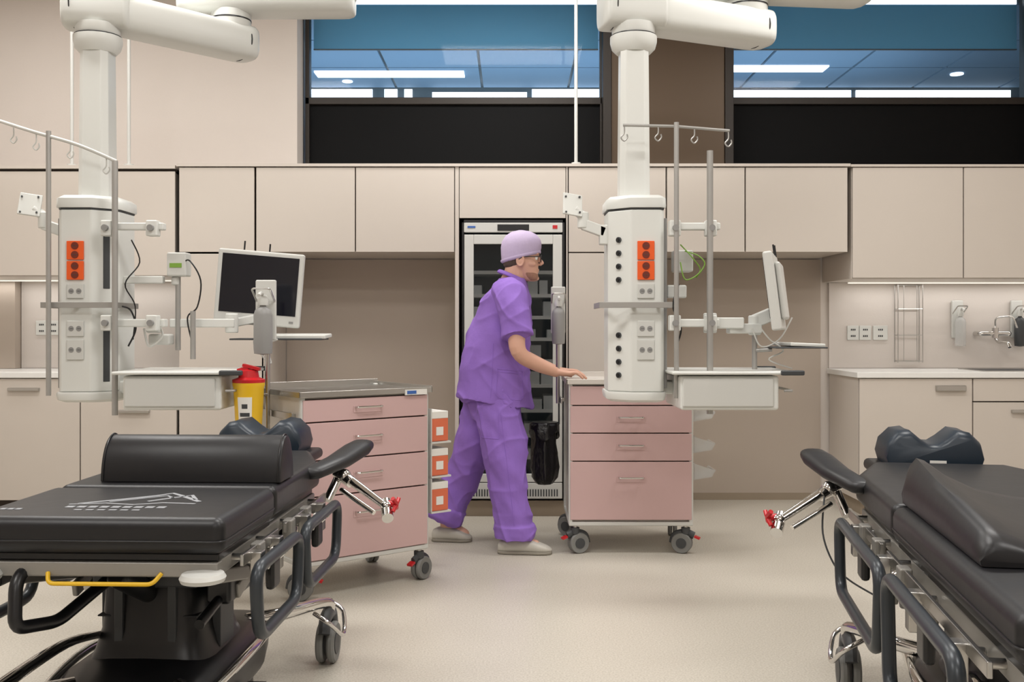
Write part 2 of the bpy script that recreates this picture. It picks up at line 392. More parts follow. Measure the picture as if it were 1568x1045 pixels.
add(r,'vent_slots','dgrey',[g_b(-.27+i*.017,-.262+i*.017,y0-.014,y0-.011,.13,.175) for i in range(33)])
sh=[];bx=[]
for k,z in enumerate([.36,.5,.66,.82,.98,1.12,1.26,1.40,1.55]):
    sh.append(g_b(-w+.03,w-.03,y0+.08,y1-.05,z-.006,z+.002)); sh.append(g_b(-w+.03,w-.03,y0+.07,y0+.08,z-.006,z+.016))
    x=-.27
    while x<.22:
        ww=random.uniform(.06,.13); hh=random.uniform(.05,.11)
        if random.random()<.7: bx.append(g_b(x,x+ww-.01,y0+.12,y0+.3,z+.003,z+hh))
        x+=ww
add(r,'shelves','white2',sh); add(r,'medicine_packs','fbox',bx,bevel=.002)
add(r,'interior_back','fin',g_b(-w+.02,w-.02,y1-.04,y1-.021,.13,1.86))
add(r,'interior_fill_glow','lamp',[g_b(-w+.021,-w+.027,y0+.05,y0+.06,.3,1.7),g_b(w-.027,w-.021,y0+.05,y0+.06,.3,1.7)])  # glowing strips added to brighten the shelves and packs inside

# ============================================================ TROLLEYS
def caster(x,y,r=.055,brake=True,yaw=0.0):
    out={'rub':[],'dgrey':[],'red':[],'steel':[]}
    R=Matrix.Rotation(yaw,3,'Z')
    def T(g): return [R@p+V((x,y,0)) for p in g[0]],g[1]
    for s in(-1,1):
        out['rub'].append(T(g_lathe([(r*.55,-.009),(r*.93,-.011),(r,-.005),(r,.005),(r*.93,.011),(r*.55,.009)],(s*.014,.02,r),'X',24)))
        out['dgrey'].append(T(g_cyl((s*.014-.012,.02,r),(s*.014+.012,.02,r),r*.5)))
    out['dgrey'].append(T(g_sweep([(0,.07,r*.9),(0,.055,r*1.7),(0,0,r*2.0),(0,-.045,r*1.75)],.02,curve=True,flat=.6,seg=10)))
    out['dgrey'].append(T(g_cyl((0,0,r*1.9),(0,0,r*2.5),.024)))
    out['steel'].append(T(g_cyl((0,0,r*2.4),(0,0,r*2.9),.012)))
    if brake: out['red'].append(T(g_box(0,-.062,r*1.6,.028,.03,.010,rot=(.35,0,0))))
    return out
def casters(root,items):
    acc={}
    for it in items:
        for k,v in it.items(): acc.setdefault(k,[]).extend(v)
    nm={'rub':'caster_wheels','dgrey':'caster_forks','red':'brake_tabs','steel':'caster_stems'}
    for k,v in acc.items():
        if v: add(root,nm[k],k,v,smooth=True)
def trolley(loc,rot,top=.905,zs=None,steeltop=True,yaws=(.9,-1.2,.9,-.2)):
    r=Root('drawer_trolley',loc,rot)
    w,d=.33,.25
    add(r,'cabinet_body','body',[g_b(-w+.01,w-.01,-d+.02,d-.01,.165,top-.02)],bevel=.006)
    add(r,'corner_posts','white2',[g_box(sx*(w-.01),sy*(d-.012),(.165+top)/2,.022,.022,top-.165) for sx in(-1,1) for sy in(-1,1)],bevel=.005)
    add(r,'base_frame','white2',g_b(-w,w,-d,d,.150,.172),bevel=.005)
    fr=[];hd=[];gp=[]
    for a,b in zip(zs[:-1],zs[1:]):
        fr.append(g_b(-w+.008,w-.008,-d-.004,-d+.02,b+.003,a-.003))
        zc=a-(a-b)*.42 if (a-b)<.2 else a-.085
        hd.append(g_sweep([(-.065,-d-.002,zc),(-.065,-d-.03,zc),(.065,-d-.03,zc),(.065,-d-.002,zc)],.005,fil=.012,seg=8))
        gp.append(g_box(0,-d-.005,zc-.01,.15,.003,.03))
    add(r,'drawer_fronts','pink',fr,bevel=.003)
    add(r,'drawer_gaps','gap',g_b(-w+.012,w-.012,-d+.012,-d+.021,zs[-1],zs[0]))
    add(r,'handle_recess','pink',gp)
    add(r,'drawer_handles','chrome',hd,smooth=True)
    m='steel' if steeltop else 'body'
    add(r,'top_plate',m,g_b(-w-.012,w+.012,-d-.012,d+.012,top-.022,top-.006),bevel=.004)
    add(r,'top_rim',m,[g_b(-w-.014,w+.014,-d-.014,-d-.006,top-.022,top+.004),g_b(-w-.014,w+.014,d+.006,d+.014,top-.022,top+.022),
        g_b(-w-.014,-w-.006,-d-.014,d+.014,top-.022,top+.004),g_b(w+.006,w+.014,-d-.014,d+.014,top-.022,top+.01)],bevel=.002)
    casters(r,[caster(sx*(w-.035),sy*(d-.03),yaw=y0,brake=True) for (sx,sy),y0 in zip(((-1,-1),(1,-1),(-1,1),(1,1)),yaws)])
    return r
t1=trolley((-.8125,4.748,0),math.radians(37.6),top=.918,zs=[.888,.785,.615,.455,.172])
add(t1,'side_rail','steel',[g_b(-.36,-.35,-.22,.22,.80,.83),g_b(-.352,-.33,-.2,-.18,.805,.825),g_b(-.352,-.33,.18,.2,.805,.825)],bevel=.002)
add(t1,'front_label','label',g_b(.19,.31,-.268,-.262,.888,.913)); add(t1,'front_label_mark','blue',g_b(.2,.25,-.27,-.267,.893,.908))
add(t1,'accessory_pole','steel',g_cyl((-.375,0,.72),(-.375,0,1.33),.011),smooth=True)
t2=trolley((.631,5.53,0),0,top=.925,zs=[.895,.79,.643,.494,.180],steeltop=False,yaws=(-1.2,1.2,.9,-.2))
add(t2,'side_rail','steel',[g_b(-.36,-.35,.0,.22,.78,.81),g_b(-.352,-.33,.1,.12,.785,.805)],bevel=.002)
add(t2,'accessory_pole','steel',g_cyl((-.375,.03,.78),(-.375,.03,1.4),.011),smooth=True)
tb=[]
for z in(.70,.53,.385):
    tb.append(g_prism([(.345,z+.09),(.352,z+.09),(.352,z+.004),(.44,z+.02),(.46,z+.05),(.466,z+.05),(.445,z+.013),(.345,z-.004)],5.36-5.53,5.55-5.53,'Y'))
    tb.append(g_prism([(.352,z+.085),(.352,z+.004),(.44,z+.02),(.46,z+.05)],5.36-5.53-.003,5.36-5.53,'Y'))
add(t2,'tilt_trays','clear',tb)
R1=Matrix.Rotation(math.radians(37.6),3,'Z')
p=R1@V((-.375,0,0))+V((-.8125,4.748,0))
d1=dispenser('hand_sanitizer_dispenser',p.x,p.y-.06,1.22,m2='grey'); d1.o.scale=(1.15,1.1,1.05)
d2=dispenser('hand_sanitizer_dispenser',.256,5.50,1.24,m2='grey')
r=Root('sharps_container',(p.x-.055,p.y-.115,0))
add(r,'bin','yellow',g_lathe([(.052,.72),(.055,.73),(.066,.94),(.070,.95),(.070,.965)]),smooth=True)
def arcpatch(r0,r1,z0,z1,a0,a1,n=10):
    vs=[];fs=[]
    for i in range(n+1):
        a=a0+(a1-a0)*i/n
        for rr,z in((r0,z0),(r1,z1)):
            vs.append(V((math.cos(a)*rr,math.sin(a)*rr,z))); vs.append(V((math.cos(a)*(rr-.003),math.sin(a)*(rr-.003),z)))
    for i in range(n):
        a=i*4;b=a+4; fs+=[(a,b,b+2,a+2),(a+1,a+3,b+3,b+1),(a,a+1,b+1,b),(a+2,b+2,b+3,a+3)]
    fs+=[(0,2,3,1),(n*4,n*4+1,n*4+3,n*4+2)]
    return vs,fs
add(r,'bin_label','label',arcpatch(.060,.0665,.80,.90,-2.1,-1.1),smooth=True)
add(r,'bin_label_print','dgrey',[arcpatch(.0612,.063,.815,.832,-1.95,-1.25),arcpatch(.0635,.065,.85,.87,-1.8,-1.4)],smooth=True)
add(r,'lid','red',[g_lathe([(.071,.962),(.071,.975),(.045,.985),(.04,1.015),(.03,1.02)]),g_box(.015,-.01,1.03,.075,.035,.012,rot=(0,.25,0)),g_box(-.02,0,1.02,.05,.05,.02,rot=(0,-.3,0))],smooth=True)
add(r,'holder','steel',[g_sweep([(.055,.115,.90),(.03,.06,.9)],.008)],smooth=True)
r=Root('glove_box_stack',(-.8125,4.748,0),math.radians(37.6))
for i,(z0,z1) in enumerate(((.655,.80),(.49,.62),(.32,.46))):
    add(r,'holder_%d'%i,'white2',[g_b(.348,.46,-.25,-.01,z0-.008,z0),g_b(.346,.35,-.25,-.01,z0,z0+.16)])
    add(r,'box_%d'%i,'boxor',g_b(.352,.45,-.24,-.02,z0+.001,z1-.035),bevel=.003)
    add(r,'box_top_%d'%i,'label',g_b(.352,.45,-.24,-.02,z1-.035,z1),bevel=.003)
    add(r,'box_mark_%d'%i,'label',[g_b(.38,.42,-.243,-.2395,z0+.03,z0+.07),g_b(.4495,.452,-.2,-.1,z0+.03,z0+.08)])
r=Root('waste_bag_holder',(.182,5.60,0))
rings=[]
for i,(z,rr) in enumerate([(.32,.02),(.325,.045),(.36,.07),(.42,.078),(.50,.072),(.58,.068),(.65,.075),(.665,.08)]):
    rings.append([V((math.cos(a)*rr*(1+.12*math.sin(5*a+z*20)),math.sin(a)*rr*(1+.1*math.sin(7*a)),z)) for a in [2*math.pi*k/36 for k in range(36)]])
add(r,'bag','bag',g_rings(rings),smooth=True,angle=80)
add(r,'hoop','dgrey',[g_sweep([(math.cos(a)*.078,math.sin(a)*.078,.66) for a in [2*math.pi*k/24 for k in range(24)]],.006,closed=True),g_sweep([(.078,0,.66),(.082,0,.66),(.082,0,.79)],.005)],smooth=True)
cu=[]
for z,rr in((.60,.078),(.605,.085),(.66,.083),(.672,.076)):
    cu.append([V((math.cos(a)*rr*(1+.05*math.sin(6*a)),math.sin(a)*rr*(1+.05*math.sin(8*a)),z-(.03*math.sin(3*a) if z<.62 else 0))) for a in [2*math.pi*k/36 for k in range(36)]])
add(r,'bag_cuff','bag',g_rings(cu),smooth=True)

# ============================================================ PENDANTS
def boom(a,b,wa,wb,h0,h1,z0,z1):
    a=V(a);b=V(b); d=(b-a).normalized(); s=V((-d.y,d.x,0)); up=V((0,0,1)); L=(b-a).length; rings=[]
    for t,k in((-.0,.55),(.012,.8),(.04,.97),(.08,1),(.5,1),(.92,1),(.96,.97),(.988,.8),(1,.55)):
        c=a+d*L*t; hh=(h0*(1-t)+h1*t); ww=(wa*(1-t)+wb*t); z=z0*(1-t)+z1*t
        rings.append(ell(c+V((0,0,z)),s,up,ww*k,hh*(k*.25+.75),n=32,p=3.6))
    return g_rings(rings)
def octa(hx,hy,c): return [(-hx+c,-hy),(hx-c,-hy),(hx,-hy+c),(hx,hy-c),(hx-c,hy),(-hx+c,hy),(-hx,hy-c),(-hx,-hy+c)]
def pendant(X,Y,m,end,ub):
    r=Root('ceiling_supply_pendant',(X,Y,0))
    f=lambda P:[(m*x,y) for x,y in P]
    prof=f([(-.03,-.15),(.105,-.15),(.122,-.13),(.122,.13),(.105,.15),(-.10,.15),(-.125,.12),(-.125,-.065)])
    add(r,'service_head','white',g_prism(prof,.915,1.735),bevel=.008)
    add(r,'head_top_seal','dgrey',g_prism(prof,1.735,1.742))
    add(r,'head_top_cap','white',g_rings([[V((x*q,y*q,z)) for x,y in prof] for q,z in((1.05,1.742),(1.06,1.75),(1.05,1.785),(.9,1.80),(.7,1.803))]),smooth=True,angle=50)
    add(r,'head_bottom_cap','white',g_rings([[V((x*q,y*q,z)) for x,y in prof] for q,z in((.85,.868),(1.03,.88),(1.07,.905),(1.05,.915))]),smooth=True,angle=50)
    fx=m*.037
    o=[];h=[];cl=[]
    for z0,z1 in((1.508,1.592),(1.418,1.502)):
        o.append(g_b(fx-.038,fx+.038,-.160,-.15,z0,z1))
        for dz in(-.02,.02):
            cl.append(g_cyl((fx,-.1595,(z0+z1)/2+dz),(fx,-.1625,(z0+z1)/2+dz),.0165))
            for k in(-1,0,1): h.append(g_b(fx+k*.008-.002,fx+k*.008+.002,-.1635,-.162,(z0+z1)/2+dz-.002,(z0+z1)/2+dz+.002))
    add(r,'orange_sockets','orange',o,bevel=.003); add(r,'socket_wells','dorange',cl,smooth=True)
    w_=[];wh=[]
    for z0,z1 in((1.335,1.40),(1.165,1.235),(1.06,1.15)):
        w_.append(g_b(fx-.038,fx+.038,-.158,-.15,z0,z1))
        for k in(-.017,.017):
            wh.append(g_cyl((fx+k,-.1575,(z0+z1)/2),(fx+k,-.1595,(z0+z1)/2),.012))
    add(r,'white_sockets','white2',w_,bevel=.003); add(r,'white_socket_wells','grey',wh,smooth=True)
    add(r,'socket_pins','dgrey',[g_b(fx+k*.017-.005+q*.005,fx+k*.017-.003+q*.005,-.1605,-.159,zc-.002,zc+.002) for k in(-1,1) for q in(0,1,2) for zc in(1.3675,1.2,1.105)]+h)
    ko=[];ki=[]
    nrm=V((-.085*m,-.095,0)).normalized()
    for z in(1.60,1.54,1.48,1.42,1.17,1.11,1.05,.99):
        c=V((m*-.0775,-.1075,z)); ko.append(g_cyl(c,c+nrm*.008,.013)); ki.append(g_cyl(c+nrm*.008,c+nrm*.013,.008))
    if m>0:
        add(r,'gas_outlet_rings','dgrey',ko,smooth=True); add(r,'gas_outlet_cores','black',ki,smooth=True)
    else:
        add(r,'side_slot','dgrey',[g_box(-m*.082,-.104,zc,.03,.004,.28,rot=(0,0,math.atan2(.085,.095)*1.0)) for zc in(1.52,1.10)],bevel=.002)
    add(r,'side_channel','grey',[g_b(m*.122,m*.14,-.1,.1,.93,1.7)],bevel=.004)
    add(r,'equipment_rail','alu',[g_b(-.175,.15,-.195,-.185,1.292,1.318),g_b(-.175,-.165,-.19,.1,1.292,1.318),g_b(.14,.15,-.19,.1,1.292,1.318)]+[g_cyl((x,-.19,1.305),(x,-.15,1.305),.009) for x in(-.02,.09)],bevel=.002)
    oc=octa(.070,.075,.026)
    add(r,'down_tube','white',g_rings([[V((x*q,y*q,z)) for x,y in oc] for q,z in((1.0,1.80),(.98,2.0),(.92,2.50))]),bevel=.004)
    add(r,'collar','white',[g_lathe([(.08,2.47),(.1,2.49),(.108,2.52),(.108,2.545)]),g_lathe([(.095,2.55),(.1,2.56),(.1,2.60)])],smooth=True)
    add(r,'collar_seal','black',g_lathe([(.104,2.545),(.104,2.551)]),smooth=True)
    add(r,'boom_hub','white',boom((-.15,-.02,0),(.14,.04,0),.11,.11,.098,.098,2.68,2.68),smooth=True,angle=60)
    add(r,'boom_hub_seam','black',g_sweep([V((-.10,-.01,2.68))+V((-.15,.98,0)).normalized()*(.112*math.cos(a))+V((0,0,.098*math.sin(a))) for a in [2*math.pi*k/28 for k in range(28)]],.003,closed=True,seg=6),smooth=True)
    add(r,'lower_boom','white',boom((.05,.02,0),end,.105,.11,.09,.088,2.665,2.675),smooth=True,angle=60)
    e=V(end); d=(e-V((.05,.02,0))).normalized(); s=V((-d.y,d.x,0)); c0=e-d*.07
    add(r,'lower_boom_seam','black',g_sweep([c0+V((0,0,2.675))+s*(.112*math.cos(a))+V((0,0,.089*math.sin(a))) for a in [2*math.pi*k/28 for k in range(28)]],.0035,closed=True,seg=6),smooth=True)
    j=e-d*.12
    add(r,'boom_joint','white',[g_lathe([(.09,2.72),(.1,2.75),(.1,2.82)],(j.x,j.y,0))],smooth=True)
    add(r,'boom_joint_seal','black',[g_lathe([(.102,2.775),(.102,2.782)],(j.x,j.y,0))],smooth=True)
    add(r,'upper_boom','white',boom(ub[0],ub[1],.13,.12,.10,.10,2.90,2.92),smooth=True,angle=60)
    cc=V(ub[1])
    add(r,'ceiling_column','white',[g_lathe([(.11,2.9),(.11,3.5),(.2,3.52),(.2,3.65)],(cc.x-.1,cc.y-.02,0))],smooth=True)
    add(r,'mount_plate','white',[g_box(-.285,-.06,1.765,.095,.012,.105,rot=(-.25,.12,.35))],bevel=.004)
    add(r,'mount_plate_holes','dgrey',[g_box(-.285+a,-.067+a*.36+b*.25,1.765+b,.007,.014,.007,rot=(-.25,.12,.35)) for a in(-.032,.032) for b in(-.036,.036)])
    add(r,'mount_arm','white',[g_cyl((-.28,-.05,1.75),(-.24,-.03,1.72),.022),g_cyl((-.235,-.03,1.66),(-.235,-.03,1.735),.026),g_box(-.185,-.03,1.66,.11,.04,.05,rot=(0,.35,0)),g_box(-.14,-.02,1.63,.04,.06,.09)],bevel=.006)
    return r
def ivpole(r,x,y,z0,z1,rad=.011):
    add(r,'iv_pole','alu',[g_cyl((x,y,z0),(x,y,z1),rad)],smooth=True)
def arms(r,x0):
    add(r,'pole_brackets','white',[g_box((x0+.33)/2+.02,-.16,1.655,.36-x0+.0,.045,.032),g_box((x0+.33)/2+.02,-.14,1.225,.36-x0+.0,.05,.036)]+
        [g_box(x,-.18,z,.05,.055,.07) for x in(x0+.02,.32) for z in(1.645,1.225)],bevel=.006)
    add(r,'bracket_knobs','grey',[g_cyl((x,-.225,z),(x,-.205,z),.014) for x in(x0+.02,.32) for z in(1.645,1.225)],smooth=True)
def tray(r,xo):
    add(r,'tray_top','white',[g_b(.13+xo,.68+xo,-.30,.16,1.0,1.014)],bevel=.006)
    add(r,'tray_drawer','white',[g_b(.17+xo,.60+xo,-.275,.14,.845,.995)],bevel=.012)
    add(r,'tray_drawer_front','white2',[g_b(.18+xo,.575+xo,-.284,-.272,.86,.985)],bevel=.006)
    add(r,'tray_side_rail','alu',[g_sweep([(.62+xo,-.28,.93),(.655+xo,-.28,.93),(.655+xo,.12,.93),(.62+xo,.12,.93)],.006,fil=.01)],smooth=True)
    add(r,'tray_grips','dgrey',[g_b(.60+xo,.70+xo,-.318,-.292,.998,1.02),g_b(.60+xo,.70+xo,.15,.175,.998,1.02)],bevel=.006)
    add(r,'tray_arm','white',[g_b(.10,.2+xo,-.06,.06,.90,.96)],bevel=.008)
PR=pendant(.561,4.6,1,(.70,.34,0),((.42,.24,0),(1.22,.40,0)))
arms(PR,.14)
ivpole(PR,.164,-.21,.893,2.11); ivpole(PR,.312,-.21,.824,1.985,.014)
add(PR,'iv_hook_rail','alu',[g_sweep([(-.07,-.2,2.10),(.16,-.2,2.095),(.40,-.2,2.075)],.0065)]+[g_sweep([(x,-.2,z),(x,-.2,z-.035),(x-.014,-.2,z-.055),(x,-.2,z-.07),(x+.014,-.2,z-.055),(x+.012,-.2,z-.04)],.0032,curve=True,seg=8) for x,z in((-.065,2.1),(.085,2.1),(.245,2.09),(.395,2.075))],smooth=True)
tray(PR,.0)
PL=pendant(-1.913,4.6,-1,(.55,.60,0),((.21,.50,0),(1.10,.56,0)))
arms(PL,.10)
ivpole(PL,-.126,-.22,.905,2.07); ivpole(PL,.162,-.21,.818,1.94,.013)
add(PL,'iv_hook_rail','white2',[g_sweep([(-.43,-.05,2.15),(-.2,-.2,2.07),(0,-.22,2.01),(.165,-.2,1.94)],.008,curve=True)]+[g_sweep([(x,y,z),(x,y,z-.035),(x-.014,y,z-.055),(x,y,z-.07),(x+.014,y,z-.055),(x+.012,y,z-.04)],.0032,curve=True,seg=8) for x,y,z in((-.33,-.12,2.105),(-.19,-.2,2.06),(-.03,-.22,2.02),(.12,-.2,1.955))],smooth=True)
tray(PL,.05)
def rotg(g,c,R): c=V(c); return [R@(p)+c for p in g[0]],g[1]
def monitor(r,c,yaw,roll,pitch=0,w=.43,h=.35):
    R=Matrix.Rotation(yaw,3,'Z')@Matrix.Rotation(roll,3,'Y')@Matrix.Rotation(pitch,3,'X')
    add(r,'monitor_bezel','white2',rotg(g_b(-w/2,w/2,-.012,.03,-h/2,h/2),c,R),bevel=.01,seg=3)
    add(r,'monitor_screen','screen',rotg(g_b(-w/2+.022,w/2-.022,-.0145,-.011,-h/2+.055,h/2-.022),c,R))
    add(r,'monitor_back','white2',rotg(g_b(-.14,.14,.03,.055,-.13,.13),c,R),bevel=.012)
    add(r,'monitor_mark','grey',rotg(g_b(w/2-.05,w/2-.03,-.0145,-.0115,-h/2+.02,-h/2+.03),c,R))
    add(r,'monitor_antennas','black',[rotg(g_cyl((-.09,.03,h/2-.01),(-.09,.03,h/2+.045),.004),c,R),rotg(g_cyl((.03,.03,h/2-.01),(.03,.03,h/2+.04),.004),c,R)],smooth=True)
monitor(PL,(.705,.16,1.392),.08,math.radians(4.5),w=.405,h=.355)
add(PL,'monitor_arm','white',[g_box(.48,.02,1.225,.30,.045,.04),g_cyl((.61,.03,1.18),(.61,.03,1.27),.03),g_box(.66,.12,1.24,.16,.04,.04,rot=(0,-.2,.6)),g_cyl((.71,.24,1.22),(.71,.24,1.42),.022),g_box(.71,.22,1.39,.08,.05,.08),g_box(.18,.0,1.425,.25,.04,.035)],bevel=.006)
add(PL,'camera_head','white2',[g_b(.33,.42,-.04,.04,1.44,1.55),g_cyl((.36,0,1.40),(.36,0,1.44),.02)],bevel=.008)
add(PL,'camera_indicator','green',g_b(.345,.40,-.043,-.039,1.48,1.50))
add(PL,'accessory_post','alu',[g_cyl((.37,0,1.1),(.37,0,1.44),.012),g_cyl((.455,-.05,1.06),(.455,-.05,1.28),.012)],smooth=True)
add(PL,'keyboard_tray','dgrey',[g_b(.60,1.03,.02,.20,1.146,1.154)],bevel=.003)
add(PL,'keyboard','white',[g_box(.90,.10,1.164,.30,.13,.018,rot=(.05,0,-.06))],bevel=.005)
add(PL,'keyboard_support','white',[g_cyl((.71,.24,1.13),(.71,.24,1.23),.016),g_cyl((.71,.1,1.135),(.71,.25,1.135),.02)],smooth=True)
add(PL,'cables','black',[g_sweep([(.40,-.02,1.50),(.44,-.05,1.51),(.49,-.05,1.42),(.475,-.05,1.30),(.43,-.05,1.25),(.45,-.05,1.14)],.0035,curve=True,seg=6),
  g_sweep([(.2,-.12,1.60),(.23,-.1,1.5),(.18,-.14,1.4),(.21,-.1,1.3),(.2,-.1,1.15)],.003,curve=True,seg=6),
  g_sweep([(.16,-.12,1.3),(.21,-.15,1.28),(.22,-.12,1.2),(.19,-.13,1.12)],.004,curve=True,seg=6)],smooth=True)
add(PL,'white_cables','white2',[g_sweep([(.74,.0,1.15),(.76,-.02,1.08),(.80,.0,1.04),(.78,.0,1.12),(.83,.0,1.15)],.004,curve=True,seg=6),g_sweep([(.30,-.1,1.24),(.34,-.12,1.17),(.28,-.12,1.12),(.25,-.1,1.2)],.005,curve=True,seg=6)],smooth=True)
add(PL,'infusion_clamp','white2',[g_box(.30,-.02,1.15,.10,.07,.05),g_box(.28,-.06,1.2,.06,.05,.04)],bevel=.01)
monitor(PR,(.63,-.05,1.365),math.radians(-108),0,pitch=math.radians(7))
add(PR,'monitor_arm','white',[g_box(.405,-.12,1.225,.15,.045,.05),g_cyl((.33,-.12,1.18),(.33,-.12,1.27),.03),g_box(.49,-.09,1.20,.16,.045,.045,rot=(0,-.0,.25)),g_cyl((.545,-.06,1.17),(.545,-.06,1.26),.028),g_box(.585,-.06,1.25,.09,.05,.06,rot=(0,-.4,0))],bevel=.006)
add(PR,'keyboard_tray','dgrey',[g_b(.60,.83,-.22,.02,1.112,1.119)],bevel=.003)
add(PR,'keyboard','white',[g_box(.735,-.10,1.128,.16,.22,.016,rot=(0,.04,.1))],bevel=.005)
add(PR,'keyboard_support','alu',[g_sweep([(.545,-.06,1.18),(.545,-.06,.98)],.012),g_sweep([(.545,-.06,1.1),(.62,-.08,1.105)],.01)],smooth=True)
add(PR,'cables','green',[g_sweep([(.2,-.1,1.58),(.25,-.12,1.52),(.29,-.1,1.46),(.22,-.12,1.42),(.2,-.1,1.5)],.003,curve=True,seg=6),g_sweep([(.22,-.1,1.55),(.28,-.1,1.53),(.31,-.1,1.49),(.27,-.1,1.43)],.003,curve=True,seg=6)],smooth=True)
add(PR,'white_cables','white2',[g_sweep([(.56,-.12,1.2),(.60,-.12,1.15),(.66,-.12,1.10),(.60,-.1,1.06),(.70,-.12,1.02)],.0035,curve=True,seg=6),g_sweep([(.52,-.12,1.2),(.56,-.12,1.12),(.64,-.12,1.15),(.70,-.12,1.25)],.0035,curve=True,seg=6)],smooth=True)
add(PR,'black_cables','black',[g_sweep([(.19,-.12,1.4),(.16,-.14,1.3),(.20,-.12,1.2),(.17,-.12,1.1)],.004,curve=True,seg=6)],smooth=True)
add(PR,'camera_head','white2',[g_b(.18,.27,-.04,.04,1.46,1.56),g_b(.15,.24,-.04,.0,1.34,1.40)],bevel=.008)

# ============================================================ STRETCHERS
def stretcher(loc,rot,L,s,loops,wheelfoot,seam=-.88):
    r=Root('surgical_stretcher',loc,rot)
    T=.74;B=.648
    add(r,'leg_section_mattress','vinyl',g_b(-.33,.33,-L,seam-.006,B,T),bevel=.028,seg=4)
    add(r,'back_section_mattress','vinyl',g_prism([(-.325,seam+.006),(.325,seam+.006),(.325,-.32),(.22,0),(-.22,0),(-.325,-.32)],B,T),bevel=.024,seg=4)
    add(r,'piping','black',[g_sweep([(-.331,-L-.001,B+.035),(.331,-L-.001,B+.035),(.331,seam-.01,B+.035),(-.331,seam-.01,B+.035)],.0025,closed=True,fil=.03,seg=6)],smooth=True)
    add(r,'deck','black',[g_b(-.31,.31,-L+.03,seam,.628,B),g_prism([(-.30,seam),(.30,seam),(.30,-.32),(.2,-.02),(-.2,-.02),(-.30,-.32)],.628,B)],bevel=.004)
    add(r,'deck_frame','frame',[g_b(-.305,-.26,-L+.05,-.3,.585,.627),g_b(.26,.305,-L+.05,-.3,.585,.627),g_b(-.31,.31,-L+.02,-L+.06,.590,.627),g_b(-.28,.28,-.6,-.55,.585,.627),g_b(-.12,-.09,-.6,.26,.60,.64),g_b(.09,.12,-.6,.26,.60,.64)],bevel=.005)
    add(r,'accessory_rails','steel',[g_b(q*.345-.005,q*.345+.005,a,b,.60,.63) for q in(-1,1) for a,b in((-.85,-.32),(-L+.1,-.93))]+[g_cyl((q*.30,y,.612),(q*.345,y,.612),.01) for q in(-1,1) for y in(-.75,-.4,-1.0,-L+.15)],bevel=.002)
    add(r,'rail_clamps','frame',[g_box(q*.345,y,.605,.03,.05,.055) for q in(-1,1) for y in(-.60,-.80,-1.12)]+[g_box(q*.325,y,.545,.016,.06,.11,rot=(.25,0,0)) for q in(-1,1) for y in(-.50,-.90)],bevel=.005)
    add(r,'headrest_pad','vinyl',g_b(-.20,.20,.02,.30,.672,.715),bevel=.018,seg=3)
    prof=[(-.155,0),(-.165,.04),(-.154,.088),(-.120,.122),(-.08,.128),(-.045,.098),(-.015,.078),(.015,.078),(.045,.098),(.08,.128),(.120,.122),(.154,.088),(.165,.04),(.155,0)]
    rings=[]
    for y,k in((.05,.80),(.06,.92),(.08,1),(.16,.98),(.24,1),(.26,.95),(.27,.84)):
        rings.append([V((x*(.9+.1*k),y,.715+z*k)) for x,z in prof])
    add(r,'gel_head_cushion','navy',g_rings(rings),smooth=True,angle=60)
    add(r,'cushion_label','label',[g_box(0.01,.049,.735,.055,.002,.010)])
    yc=-.85
    add(r,'top_bracket','dgrey',[g_box(0,yc,.57,.42,.55,.03),g_box(0,yc,.52,.3,.36,.08)],bevel=.01)
    rr=[]
    for z,hx,hy in((.10,.21,.24),(.22,.20,.23),(.30,.165,.19),(.36,.15,.17),(.50,.14,.16),(.52,.13,.15)): rr.append(ell((0,yc,z),(1,0,0),(0,1,0),hx,hy,n=32,p=5))
    add(r,'lift_column','black',g_rings(rr),smooth=True,angle=35)
    add(r,'column_sleeves','dgrey',[g_b(-.142,.142,yc-.162,yc+.162,.395,.400),g_b(-.175,-.15,yc-.06,yc+.06,.28,.48),g_b(.15,.175,yc-.06,yc+.06,.28,.48)]+[g_b(q*.075-.012,q*.075+.012,yc-.178,yc-.15,.24,.50) for q in(-1,1)],bevel=.006)
    add(r,'actuators','black',[g_box(.17,yc+.32,.52,.10,.30,.09,rot=(-.15,0,0)),g_box(-.17,yc+.32,.52,.10,.30,.09,rot=(-.15,0,0)),g_box(.20,yc-.05,.48,.07,.22,.10),g_cyl((0,yc-.36,.56),(0,yc-.1,.44),.03),g_b(.18,.26,-.65,-.35,.50,.585)],bevel=.012)
    add(r,'scissor_links','frame',[g_box(q*.235,yc+.1,.50,.018,.42,.045,rot=(.22,0,0)) for q in(-1,1)]+[g_box(q*.245,yc-.22,.53,.018,.36,.04,rot=(-.2,0,0)) for q in(-1,1)],bevel=.006)
    rings=[]
    for y,hw,z0,z1 in((yc-.72,.05,.13,.16),(yc-.66,.11,.11,.2),(yc-.45,.18,.09,.25),(yc-.2,.23,.09,.29),(yc+.2,.23,.09,.29),(yc+.42,.18,.09,.25),(yc+.6,.11,.11,.2),(yc+.66,.05,.13,.16)):
        rings.append(ell((0,y,(z0+z1)/2),(1,0,0),(0,0,1),hw,(z1-z0)/2,n=28,p=3.2))
    add(r,'base_cover','black',g_rings(rings),smooth=True,angle=60)
    add(r,'base_trim','chrome',[g_sweep([(q*.19,yc+.45,.2),(q*.245,yc,.25),(q*.2,yc-.45,.22),(q*.1,yc-.68,.17)],.014,curve=True) for q in(-1,1)],smooth=True)
    add(r,'foot_lever','chrome',[g_sweep([(-.14,yc-.1,.33),(-.17,yc-.3,.36),(-.20,yc-.58,.34)],[.016,.02,.024],curve=True,flat=.6),g_ball((-.20,yc-.60,.34),.026,.035,.02)],smooth=True)
    whs=[];lg=[];cov=[]
